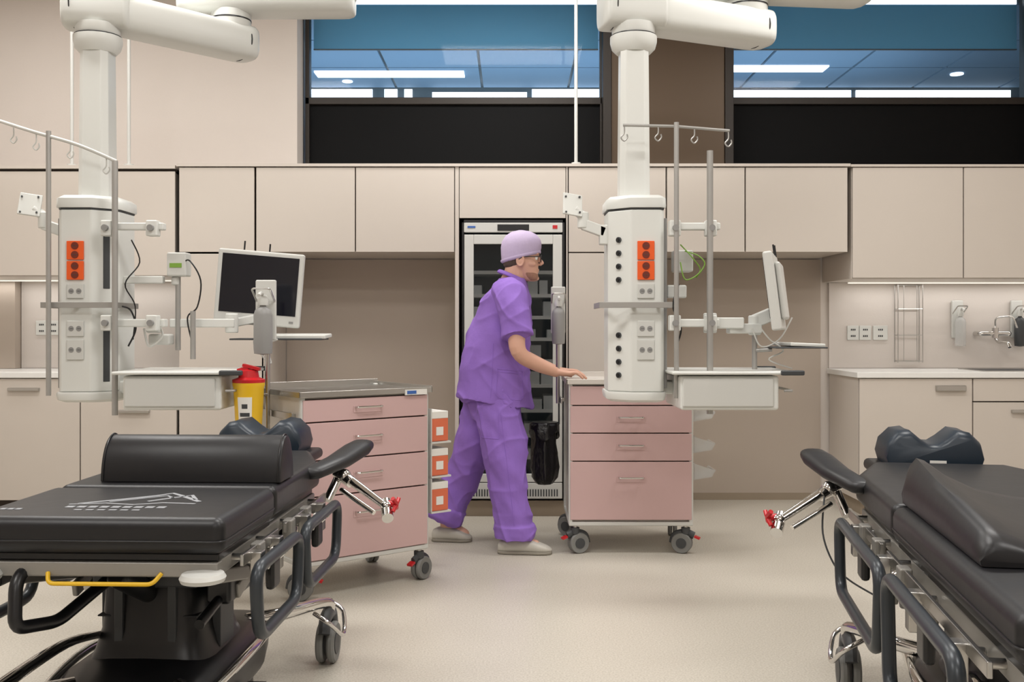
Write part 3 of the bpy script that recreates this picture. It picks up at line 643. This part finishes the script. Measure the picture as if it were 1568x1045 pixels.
    for q in(-1,1):
        for y in(-.2,wheelfoot):
            dy=1 if y>yc else -1
            lg.append(g_sweep([(q*.14,yc+dy*.3,.25),(q*.25,y-dy*.25,.25),(q*.33,y-dy*.02,.22),(q*.33,y+dy*.02,.17)],[.024,.021,.019,.018],curve=True))
            lg.append(g_sweep([(q*.30,y-.09,.20),(q*.36,y-.11,.17),(q*.385,y,.10),(q*.36,y+.1,.16),(q*.30,y+.09,.20)],.008,curve=True))
            cov.append(g_sweep([(q*.33,y-.07,.12),(q*.33,y-.04,.17),(q*.33,y+.04,.17),(q*.33,y+.07,.12)],.03,curve=True,flat=.7))
            for k in(-1,1):
                whs.append(g_lathe([(.04,-.011),(.066,-.013),(.073,-.006),(.073,.006),(.066,.013),(.04,.011)],(q*.33+k*.02,y,.073),'X',28))
                cov.append(g_lathe([(.042,-.014),(.042,.014)],(q*.33+k*.02,y,.073),'X',24))
    add(r,'wheels','rub',whs,smooth=True); add(r,'wheel_covers','dgrey',cov,smooth=True); add(r,'legs','chrome',lg,smooth=True)
    add(r,'pedals','black',[g_box(q*.27,yc-.1,.16,.06,.16,.02) for q in(-1,1)]+[g_cyl((q*.22,yc-.1,.16),(q*.27,yc-.1,.16),.012) for q in(-1,1)],bevel=.005)
    add(r,'gas_struts','steel',[g_cyl((.2,yc+.35,.57),(.2,yc-.1,.46),.011),g_cyl((-.2,yc+.35,.57),(-.2,yc-.1,.46),.011),g_cyl((.27,-.45,.60),(.27,-.75,.44),.011),g_cyl((-.27,-.45,.60),(-.27,-.75,.44),.011)],smooth=True)
    g=[];br=[]
    for a,b,zt,zb in loops:
        for q in(-1,1):
            x=q*.392
            g.append(g_sweep([(x,a,zt),(x,b,zt-.0),(x,b+.03,zb),(x,a-.03,zb)],.0165,closed=True,fil=.06,seg=14))
            for y in(a-.13,b+.13): br.append(g_cyl((q*.31,y,.60),(x,y,zt-.02),.010)); br.append(g_box(q*.36,y,.575,.03,.04,.09))
    add(r,'side_rails','rail',g,smooth=True); add(r,'side_rail_brackets','steel',br,bevel=.003)
    add(r,'rail_latches','black',[g_box(q*.375,(a+b)/2,zt-.06,.025,.07,.08) for a,b,zt,zb in loops for q in(-1,1)],bevel=.01)
    q=s
    def pad(qq,dx,dy,dz,y0):
        rings=[]
        for t,w_,h in((0,.02,.012),(.04,.04,.02),(.5,.048,.024),(.85,.052,.026),(.97,.044,.022),(1,.02,.012)):
            c=V((qq*(.325+dx*t),y0+dy*t,.715+dz*t*t)); rings.append(ell(c,(1,0,0),(0,0,1),w_,h,n=20,p=2.6))
        return g_rings(rings)
    add(r,'arm_pad','vinyl',pad(q,.10,.44,.05,-.46),smooth=True,angle=70)
    add(r,'arm_pad_far','vinyl',pad(-q,.06,.42,.045,-.46),smooth=True,angle=70)
    add(r,'clamp_arm','chrome',[g_cyl((q*.37,-.24,.69),(q*.43,-.28,.66),.02),g_cyl((q*.42,-.27,.67),(q*.56,-.36,.595),.017,.013),g_cyl((q*.40,-.31,.64),(q*.53,-.39,.575),.009),g_ball((q*.40,-.26,.68),.026),g_ball((q*.57,-.365,.59),.022),g_cyl((q*.56,-.33,.60),(q*.58,-.41,.56),.020),g_cyl((q*.35,-.3,.60),(q*.38,-.24,.68),.016)],smooth=True)
    add(r,'clamp_knob','red',[g_cyl((q*.575,-.36,.60),(q*.60,-.37,.60),.012),g_sweep([(q*.595,-.40,.625),(q*.605,-.38,.605),(q*.60,-.35,.585)],.008,seg=8),g_sweep([(q*.61,-.36,.62),(q*.605,-.38,.60),(q*.595,-.395,.58)],.007,seg=8)],smooth=True)
    if s<0: add(r,'handset_cable','dgrey',[g_sweep([(q*.42,-.30,.66),(q*.43,-.34,.55),(q*.40,-.36,.46),(q*.36,-.40,.42),(q*.30,-.5,.40)],.003,curve=True,seg=8)],smooth=True)
    add(r,'foot_bumpers','white2',[g_lathe([(.02,.585),(.052,.587),(.056,.597),(.05,.607),(.02,.610)],(q2*.28,-L+.0,0)) for q2 in(-1,1)],smooth=True)
    add(r,'push_handle','black',[g_sweep([(-.18,-L+.06,.61),(-.185,-L-.0,.585),(-.172,-L-.03,.475),(-.13,-L+.1,.455),(-.07,-L+.32,.53)],.0165,fil=.03,seg=14),g_sweep([(.2,-L+.4,.60),(.2,-L+.4,.45),(.2,-L+.2,.42)],.014,fil=.03,seg=14)],smooth=True)
    add(r,'release_bar','yellow',[g_sweep([(-.115,-L+.02,.60),(-.105,-L-.0,.578),(.155,-L-.0,.578),(.17,-L+.02,.60)],.0055,fil=.015)],smooth=True)
    add(r,'crank_knobs','chrome',[g_lathe([(.012,0),(.018,.01),(.018,.03),(.008,.04)],(q2*.36,y,.59),'X') for q2 in(-1,1) for y in(-.55,-1.05)],smooth=True)
    return r
S1=stretcher((-.985,3.80,0),math.radians(-2.1),1.36,1,[(-.33,-.80,.60,.42),(-.86,-1.30,.60,.42)],-1.5)
S2=stretcher((1.472,3.434,0),math.radians(-9.8),1.90,-1,[(-.42,-1.08,.61,.40),(-1.16,-1.78,.62,.36)],-1.7)
rings=[]
for x,k in((-.275,.9),(-.273,.98),(-.265,1),(.265,1),(.273,.98),(.275,.9)):
    pts=[]
    for i in range(24):
        a=math.pi*i/23; pts.append(V((x,math.cos(a)*.078*k,.002+math.sin(a)*.134*k)))
    rings.append(pts)
b=Root('bolster_cushion',(-.965,3.07,.74),math.radians(-2.1)); add(b,'cushion','vinyl',g_rings(rings),smooth=True,angle=50)
add(b,'seams','black',[g_sweep([V((x,math.cos(math.pi*i/23)*.079,.003+math.sin(math.pi*i/23)*.1355)) for i in range(24)],.0025,seg=6) for x in(-.266,.266)],smooth=True)
def ribbon(pts,w,z):
    vs=[];fs=[]
    P=[V((x,y,z)) for x,y in pts]
    for i,p in enumerate(P):
        t=(P[min(i+1,len(P)-1)]-P[max(i-1,0)]).normalized(); n=V((-t.y,t.x,0))*w/2
        vs+= [p+n,p-n,p+n+V((0,0,.0008)),p-n+V((0,0,.0008))]
    for i in range(len(P)-1):
        a=i*4; fs+=[(a,a+1,a+5,a+4),(a+2,a+6,a+7,a+3),(a,a+4,a+6,a+2),(a+1,a+3,a+7,a+5)]
    return vs,fs
add(S1,'mattress_print','print',[ribbon([(-.12,-1.17),(-.03,-1.10),(.04,-1.04),(.07,-1.0),(.11,-1.04),(.19,-1.13)],.014,.7402),ribbon([(-.05,-1.14),(.02,-1.08),(.07,-1.04),(.10,-1.08)],.010,.7402),
  ribbon([(.05,-1.13),(.10,-1.07),(.135,-1.03),(.17,-1.10)],.012,.7402),ribbon([(-.14,-1.18),(-.05,-1.16),(.03,-1.18),(.1,-1.15),(.19,-1.16)],.010,.7402)]+[ribbon([(-.13+i*.03,-1.215),(-.108+i*.03,-1.215)],.022,.7402) for i in range(9)]+[ribbon([(-.09+i*.03,-1.255),(-.07+i*.03,-1.255)],.012,.7402) for i in range(6)]
  +[ribbon([(-.285+i*.02,-1.25),(-.270+i*.02,-1.25)],.018,.7402) for i in range(3)])
w_=Root('wedge_cushion',(1.472,3.434,.742),math.radians(-9.8))
rings=[]
for y,h in((-.86,.07),(-.875,.105),(-.90,.125),(-.95,.12),(-1.1,.10),(-1.3,.085),(-1.5,.065),(-1.56,.05),(-1.57,.03)):
    rings.append([V((x,y,z*h)) for x,z in((-.295,0),(-.298,.35),(-.285,.85),(-.27,1),(-.25,.95),(-.2,.66),(-.13,.40),(-.04,.26),(.05,.2),(.10,.14),(.11,0))])
add(w_,'cushion','vinyl',g_rings(rings),smooth=True,angle=50)

# ============================================================ HOSPITAL WORKER
W=Root('hospital_worker')
def remeshed(name,m,geoms,vox,smooth_it=4,fac=.5,disp=None):
    vs,fs=merge(geoms)
    me=bpy.data.meshes.new(name); me.from_pydata([tuple(v) for v in vs],[],fs); me.update()
    import bmesh
    bm=bmesh.new(); bm.from_mesh(me); bmesh.ops.recalc_face_normals(bm,faces=bm.faces); bm.to_mesh(me); bm.free()
    o=bpy.data.objects.new(name,me); sc.collection.objects.link(o)
    rm=o.modifiers.new('r','REMESH'); rm.mode='VOXEL'; rm.voxel_size=vox
    sm=o.modifiers.new('s','SMOOTH'); sm.factor=fac; sm.iterations=smooth_it
    dg=bpy.context.evaluated_depsgraph_get(); dg.update()
    nm=bpy.data.meshes.new_from_object(o.evaluated_get(dg)); bpy.data.objects.remove(o)
    if disp:
        N=[v.normal.copy() for v in nm.vertices]
        for v,n in zip(nm.vertices,N): v.co=v.co+n*disp(v.co)
    for p in nm.polygons: p.use_smooth=True
    nm.materials.clear(); nm.materials.append(M[m])
    o=bpy.data.objects.new(name,nm); sc.collection.objects.link(o); o.parent=W.o
    return o
def torso(tab,n=36,p=2.3): return g_rings([ell((cx,cy,z),(1,0,0),(0,1,0),rx,ry,n=n,p=p) for z,cx,cy,rx,ry in tab])
YC=5.48
HX,HZ=.056,1.462
pitch=math.radians(1)
RH=Matrix.Rotation(pitch,3,'Y')
def H(p): 
    q=V(p)-V((0,0,.1)); return RH@q+V((HX,YC-.01,HZ+.1))
def Hg(g): return [H(p) for p in g[0]],g[1]
htab=[(-.004,.03,.072,.02),(.004,.0,.085,.034),(.02,-.02,.090,.044),(.04,-.045,.087,.053),(.055,-.065,.088,.058),(.075,-.083,.089,.064),(.10,-.093,.089,.069),(.122,-.099,.084,.072),(.14,-.102,.092,.074),(.17,-.104,.092,.077),(.20,-.098,.083,.074),(.225,-.08,.065,.062),(.243,-.05,.04,.042),(.25,-.02,.01,.018)]
head=g_rings([ell(((a+b)/2,0,z),(1,0,0),(0,1,0),(b-a)/2,hw,n=32,p=2.15) for z,a,b,hw in htab])
def hand(w,f,s,u,k=1.0):
    w=V(w);f=V(f).normalized();u=V(u);u=(u-f*u.dot(f)).normalized();s=V(s);s=(s-f*s.dot(f)-u*s.dot(u)).normalized()
    P=lambda a,b,c:w+f*a*k+s*b*k+u*c*k
    G=[g_rings([ell(P(a,b,0),s,u,hw*k,ht*k,n=20,p=2.5) for a,b,hw,ht in((-.025,0,.026,.021),(.01,0,.029,.019),(.04,.002,.038,.017),(.07,0,.042,.015),(.092,0,.040,.012),(.098,0,.034,.008))])]
    for b,L,ang in((.032,.075,.13),(.0105,.083,.04),(-.0115,.077,-.06),(-.033,.06,-.18)):
        a0=.088 if abs(b)<.02 else .082
        ca,sa=math.cos(ang),math.sin(ang)
        q=lambda t,c:P(a0+t*ca,b+t*sa,c)
        G.append(limb([q(-.025,-.001),q(0,.004),q(L*.42,.006),q(L*.72,-.004),q(L,-.017)],[.0095,.0095,.0086,.008,.0068],seg=14,sub=3))
    G.append(limb([P(.015,.022,-.004),P(.045,.048,-.008),P(.072,.06,-.01),P(.098,.062,-.014)],[.015,.0125,.0108,.0085],seg=14,sub=3))
    return G
wr=V((.232,5.305,.966)); wl=V((.24,5.62,.966))
body=[Hg(head),
 Hg(limb([(.085,0,.135),(.098,0,.115),(.108,0,.098)],[.007,.009,.0115],seg=14,sub=3)),Hg(g_ball((.1,.011,.089),.010,.008,.007)),Hg(g_ball((.1,-.011,.089),.010,.008,.007)),
 Hg(g_ball((.084,0,.0595),.011,.022,.006)),Hg(g_ball((.082,0,.0485),.011,.020,.0065)),Hg(g_ball((.075,0,.013),.02,.022,.015)),
 Hg(g_ball((.08,.03,.145),.014,.024,.007)),Hg(g_ball((.08,-.03,.145),.014,.024,.007)),
 Hg(g_ball((.045,.05,.09),.03,.016,.018)),Hg(g_ball((.045,-.05,.09),.03,.016,.018))]
for q in(-1,1):
    body.append(Hg(g_ball((-.012,q*.074,.103),.016,.010,.028)))
    body.append(Hg(g_sweep([(-.012+.019*math.cos(a),q*(.081+.003*math.cos(a)),.106+.032*math.sin(a)*(1 if math.sin(a)>0 else .95)) for a in [2*math.pi*k/16 for k in range(16)]],.0048,closed=True,seg=8)))
body+=[limb([(-.02,YC,1.38),(-.002,YC,1.45),(.018,YC-.01,1.50),(.03,YC-.01,1.56)],[.085,.066,.062,.064]),
 torso([(.84,-.09,YC,.10,.14),(.95,-.095,YC,.12,.15),(1.1,-.075,YC,.12,.15),(1.25,-.05,YC,.12,.16),(1.36,-.03,YC,.11,.17),(1.42,-.015,YC,.07,.12)]),
 limb([(-.02,YC-.1,1.39),(0,5.285,1.385),(.022,5.225,1.22),(.034,5.20,1.08),(.12,5.25,1.015),tuple(wr)],[.06,.062,.05,.042,.038,.027],seg=22),
 limb([(-.02,YC+.1,1.39),(0,5.67,1.385),(.0,5.72,1.22),(.02,5.72,1.08),(.13,5.67,1.01),tuple(wl)],[.06,.062,.05,.042,.036,.027],seg=22),
 limb([(-.08,5.40,.86),(-.03,5.34,.44),(.018,5.315,.08)],[.09,.06,.038]),limb([(-.12,5.56,.86),(-.24,5.60,.42),(-.355,5.62,.13)],[.09,.06,.038]),
 limb([(.0,5.315,.06),(.12,5.30,.045)],[.036,.03]),limb([(-.37,5.62,.09),(-.27,5.61,.04)],[.036,.03])]
body+=hand(wr,(1,.12,-.10),(0,1,0),(0,0,1)); body+=hand(wl,(1,-.1,-.10),(0,-1,0),(0,0,1))
remeshed('body','skin',body,.0033,3)
st=g_rings([ell(((a+.012+b)/2+dx,0,z),(1,0,0),(0,1,0),(b-a-.012)/2,hw+.0012,n=32,p=2.15) for z,a,b,hw,dx in((.000,.012,.077,.026,.0),(.006,.004,.086,.036,.001),(.02,-.018,.0905,.0445,.001),(.034,-.034,.088,.050,.0),(.042,-.044,.084,.0525,.0))])
add(W,'stubble','stub',Hg(st),smooth=True,angle=80)
add(W,'eyes','eye',[Hg(g_ball((.073,q*.031,.122),.0125)) for q in(-1,1)],smooth=True)
add(W,'irises','black',[Hg(g_ball((.0835,q*.031,.122),.003,.005,.005)) for q in(-1,1)],smooth=True)
gl=[]
for q in(-1,1):
    gl.append(Hg(g_sweep([(.102,q*.033+.024*math.cos(a),.120+.018*math.sin(a)) for a in [2*math.pi*k/20 for k in range(20)]],.0028,closed=True,seg=8)))
    gl.append(Hg(g_sweep([(.100,q*.057,.128),(.09,q*.074,.128),(.0,q*.0815,.126),(-.02,q*.081,.11)],.0028,fil=.008,seg=8)))
gl.append(Hg(g_sweep([(.102,-.01,.124),(.106,0,.127),(.102,.01,.124)],.0022,seg=8)))
add(W,'glasses','black',gl,smooth=True)
add(W,'eyebrows','hair',[Hg(g_ball((.0925,q*.032,.147),.004,.02,.0035)) for q in(-1,1)],smooth=True)
hair=g_rings([ell((-.035+dx,0,z),(1,0,0),(0,1,0),rx,ry,n=32,p=2.2) for z,dx,rx,ry in((.062,-.012,.028,.04),(.07,-.008,.052,.056),(.085,-.004,.065,.066),(.11,0,.071,.0725),(.15,.004,.075,.0765),(.17,.004,.07,.07))])
add(W,'short_hair','hair',Hg(hair),smooth=True,angle=80)
cr_=[]
for t,zc in((0,.120),(.06,.130),(.3,.162),(.5,.192),(.7,.22),(.85,.249),(.95,.268),(1,.276)):
    k={0:1.0,.06:1.035,.3:1.085,.5:1.09,.7:1.03,.85:.83,.95:.52,1:.15}[t]
    ring=[]
    for i in range(44):
        a=2*math.pi*i/44; x=math.cos(a);y=math.sin(a)
        wv=1+.014*math.sin(9*a+t*5)*(t<.98)
        tilt=(.028*x)*(1-t)
        ring.append(V((-.008+x*.102*k*wv,y*.0815*k*wv,zc+tilt+.0)))
    cr_.append(ring)
add(W,'surgical_cap','cap',Hg(g_rings(cr_)),smooth=True,angle=80)
add(W,'cap_band','cap',Hg(g_sweep([(-.008+.1045*math.cos(a),.0835*math.sin(a),.130+.028*math.cos(a)) for a in [2*math.pi*k/40 for k in range(40)]],.006,closed=True,seg=10,flat=1.6)),smooth=True)
def ridge(v,p=3): return max(0,1-abs(noise.noise(v))*2.3)**p
def folds_top(c):
    d=noise.noise(V((c.x*7+c.z*3,c.y*7,c.z*5)))*.013
    d+=noise.noise(V((c.x*14-c.z*6,c.y*12,c.z*10+3)))*.005
    d+=ridge(V((c.x*6+c.z*5,c.y*6,c.z*3+7)))*.009+ridge(V((c.x*5-c.z*6,c.y*6,c.z*3+17)))*.005
    return d-.005
top=[torso([(.80,-.095,YC,.175,.19),(.815,-.095,YC,.186,.20),(.92,-.104,YC,.19,.20),(1.05,-.088,YC,.188,.197),(1.18,-.065,YC,.174,.197),(1.30,-.042,YC,.15,.20),(1.38,-.027,YC,.127,.195),(1.43,-.014,YC,.098,.14),(1.46,-.004,YC,.082,.10),(1.475,.0,YC,.075,.085)]),
 limb([(-.02,YC-.1,1.37),(-.005,5.30,1.385),(.01,5.245,1.29),(.024,5.225,1.20)],[.085,.09,.085,.08],seg=26),
 limb([(-.02,YC+.1,1.37),(-.005,5.66,1.385),(.0,5.70,1.29),(.004,5.715,1.20)],[.085,.09,.085,.08],seg=26),
 g_cyl((.018,5.235,1.25),(.030,5.212,1.158),.080,.083,seg=28),g_cyl((.0,5.70,1.25),(.005,5.725,1.158),.080,.083,seg=28)]
top.append(g_rings([ell((-.10,YC,1.0),(1,0,0),(0,1,0),.18,.195,p=2.3),ell((-.095,YC,.83),(1,0,-.16),(0,1,0),.206,.212,p=2.3),ell((-.095,YC,.793),(1,0,-.16),(0,1,0),.210,.216,p=2.3)]))
shirt=remeshed('scrub_top','scrub',top,.006,3,disp=folds_top)
def project(ob,pts,off=.0005):
    me=ob.data; bv=BVHTree.FromPolygons([v.co for v in me.vertices],[tuple(p.vertices) for p in me.polygons]); out=[]
    for x,z in pts:
        h=bv.ray_cast(V((x,4.8,z)),V((0,1,0)))
        if h[0] is not None: out.append(h[0]-V((0,off,0)))
    return out
def dense(pts,k=10):
    o=[]
    for a,b in zip(pts[:-1],pts[1:]): o+=[(a[0]+(b[0]-a[0])*i/k,a[1]+(b[1]-a[1])*i/k) for i in range(k)]
    return o+[pts[-1]]
def seam(ob,name,lists,r=.0022):
    gs=[]
    for L in lists:
        P=project(ob,dense(L))
        if len(P)>4: gs.append(g_sweep(P,r,seg=6))
    if gs: add(W,name,'scrub',gs,smooth=True)
seam(shirt,'pocket_seam',[[(-.075,.985),(-.085,.85),(-.07,.83),(.045,.815),(.06,.83),(.055,.97)],[(-.078,.985),(.057,.97)],[(-.078,.97),(.057,.955)]])
seam(shirt,'side_seam',[[(-.10,1.12),(-.105,.95),(-.115,.83)]],.0018)
add(W,'neckline','scrub',g_sweep([(.0+.071*math.cos(a),YC+.08*math.sin(a),1.485-.03*math.cos(a)) for a in [2*math.pi*k/30 for k in range(30)]],.008,closed=True,seg=10,flat=1.5),smooth=True)
def folds_leg(c):
    d=noise.noise(V((c.x*9+c.z*4,c.y*8,c.z*4)))*.016
    d+=noise.noise(V((c.x*16+c.z*9,c.y*12,c.z*8+5)))*.006
    d+=ridge(V((c.x*7+c.z*4,c.y*6,c.z*2.5+9)))*.011+ridge(V((c.x*5-c.z*7,c.y*6,c.z*5+29)))*.006
    return d-.006
legs=[torso([(.70,-.10,YC-.02,.125,.155),(.80,-.10,YC,.155,.18),(.92,-.10,YC,.155,.17),(.96,-.10,YC,.14,.16)]),
 limb([(-.08,5.40,.80),(-.05,5.37,.62),(-.028,5.34,.44),(-.008,5.325,.28),(.008,5.32,.19)],[.140,.128,.110,.1,.097],seg=28),
 g_cyl((.0,5.32,.22),(.014,5.318,.085),.098,.097,seg=30),g_lathe([(.09,.075),(.107,.078),(.11,.10),(.108,.15),(.095,.155)],(.012,5.318,0)),
 limb([(-.13,5.56,.80),(-.18,5.575,.62),(-.24,5.60,.45),(-.295,5.61,.33),(-.325,5.615,.27)],[.14,.122,.106,.098,.097],seg=28)]
ax=V((-.45,.0,-1)).normalized(); u=V((1,0,-.45)).normalized()
c0=V((-.315,5.615,.29))
legs.append(g_rings([ell(c0+ax*t,u,(0,1,0),rx,ry,p=2.2) for t,rx,ry in((0,.095,.095),(.10,.10,.095),(.105,.113,.105),(.17,.114,.106),(.185,.10,.095))]))
pants=remeshed('scrub_trousers','scrub',legs,.006,3,disp=folds_leg)
seam(pants,'trouser_seam',[[(-.06,.76),(-.04,.6),(-.02,.44),(.0,.28),(.012,.16)],[(-.17,.75),(-.165,.62),(-.07,.615),(-.07,.75)]],.0018)
def clog(name,heel,toe,lift=0):
    heel=V(heel);toe=V(toe);d=(toe-heel);L=d.length;d.normalize();s=V((-d.y,d.x,0)).normalized();rings=[];sole=[]
    for t,hw,z0,z1 in((0,.02,.012,.05),(.03,.032,.008,.066),(.15,.040,.006,.078),(.35,.040,.006,.086),(.55,.043,.006,.082),(.75,.048,.006,.062),(.9,.042,.01,.045),(.98,.024,.014,.032),(1,.01,.018,.026)):
        c=heel+d*L*t; rings.append(ell(c+V((0,0,(z0+z1)/2)),s,(0,0,1),hw,(z1-z0)/2,n=24,p=2.6))
        sole.append(ell(c+V((0,0,.009)),s,(0,0,1),hw+.004,.009,n=24,p=4))
    add(W,name,'shoe',g_rings(rings),smooth=True,angle=70); add(W,name+'_sole','sole',g_rings(sole),smooth=True)
clog('right_clog',(-.075,5.315,0),(.212,5.29,0)); clog('left_clog',(-.45,5.62,0.0),(-.225,5.60,0))

# ============================================================ WORLD / CAMERA
wd=bpy.data.worlds.new('w'); sc.world=wd; wd.use_nodes=True
wd.node_tree.nodes['Background'].inputs[0].default_value=(.6,.7,.85,1); wd.node_tree.nodes['Background'].inputs[1].default_value=.3
r=Root('under_cabinet_led'); add(r,'profile','led',g_b(2.3,4.3,6.80,6.82,1.503,1.511)); area('led_light',3.3,6.78,1.50,2.0,.05,3.0,parent=r)
r=Root('under_cabinet_led'); add(r,'profile','led',g_b(-4.2,-2.3,6.80,6.82,1.518,1.526)); area('led_light',-3.2,6.78,1.515,2.0,.05,2.6,parent=r)
cd=bpy.data.cameras.new('camera'); cam=bpy.data.objects.new('camera',cd); sc.collection.objects.link(cam)
cam.location=(0,0,1.21); cam.rotation_euler=(math.pi/2,0,0); cd.lens=35; cd.sensor_width=36; cd.shift_y=-.0143
cd.clip_start=.05; sc.camera=cam
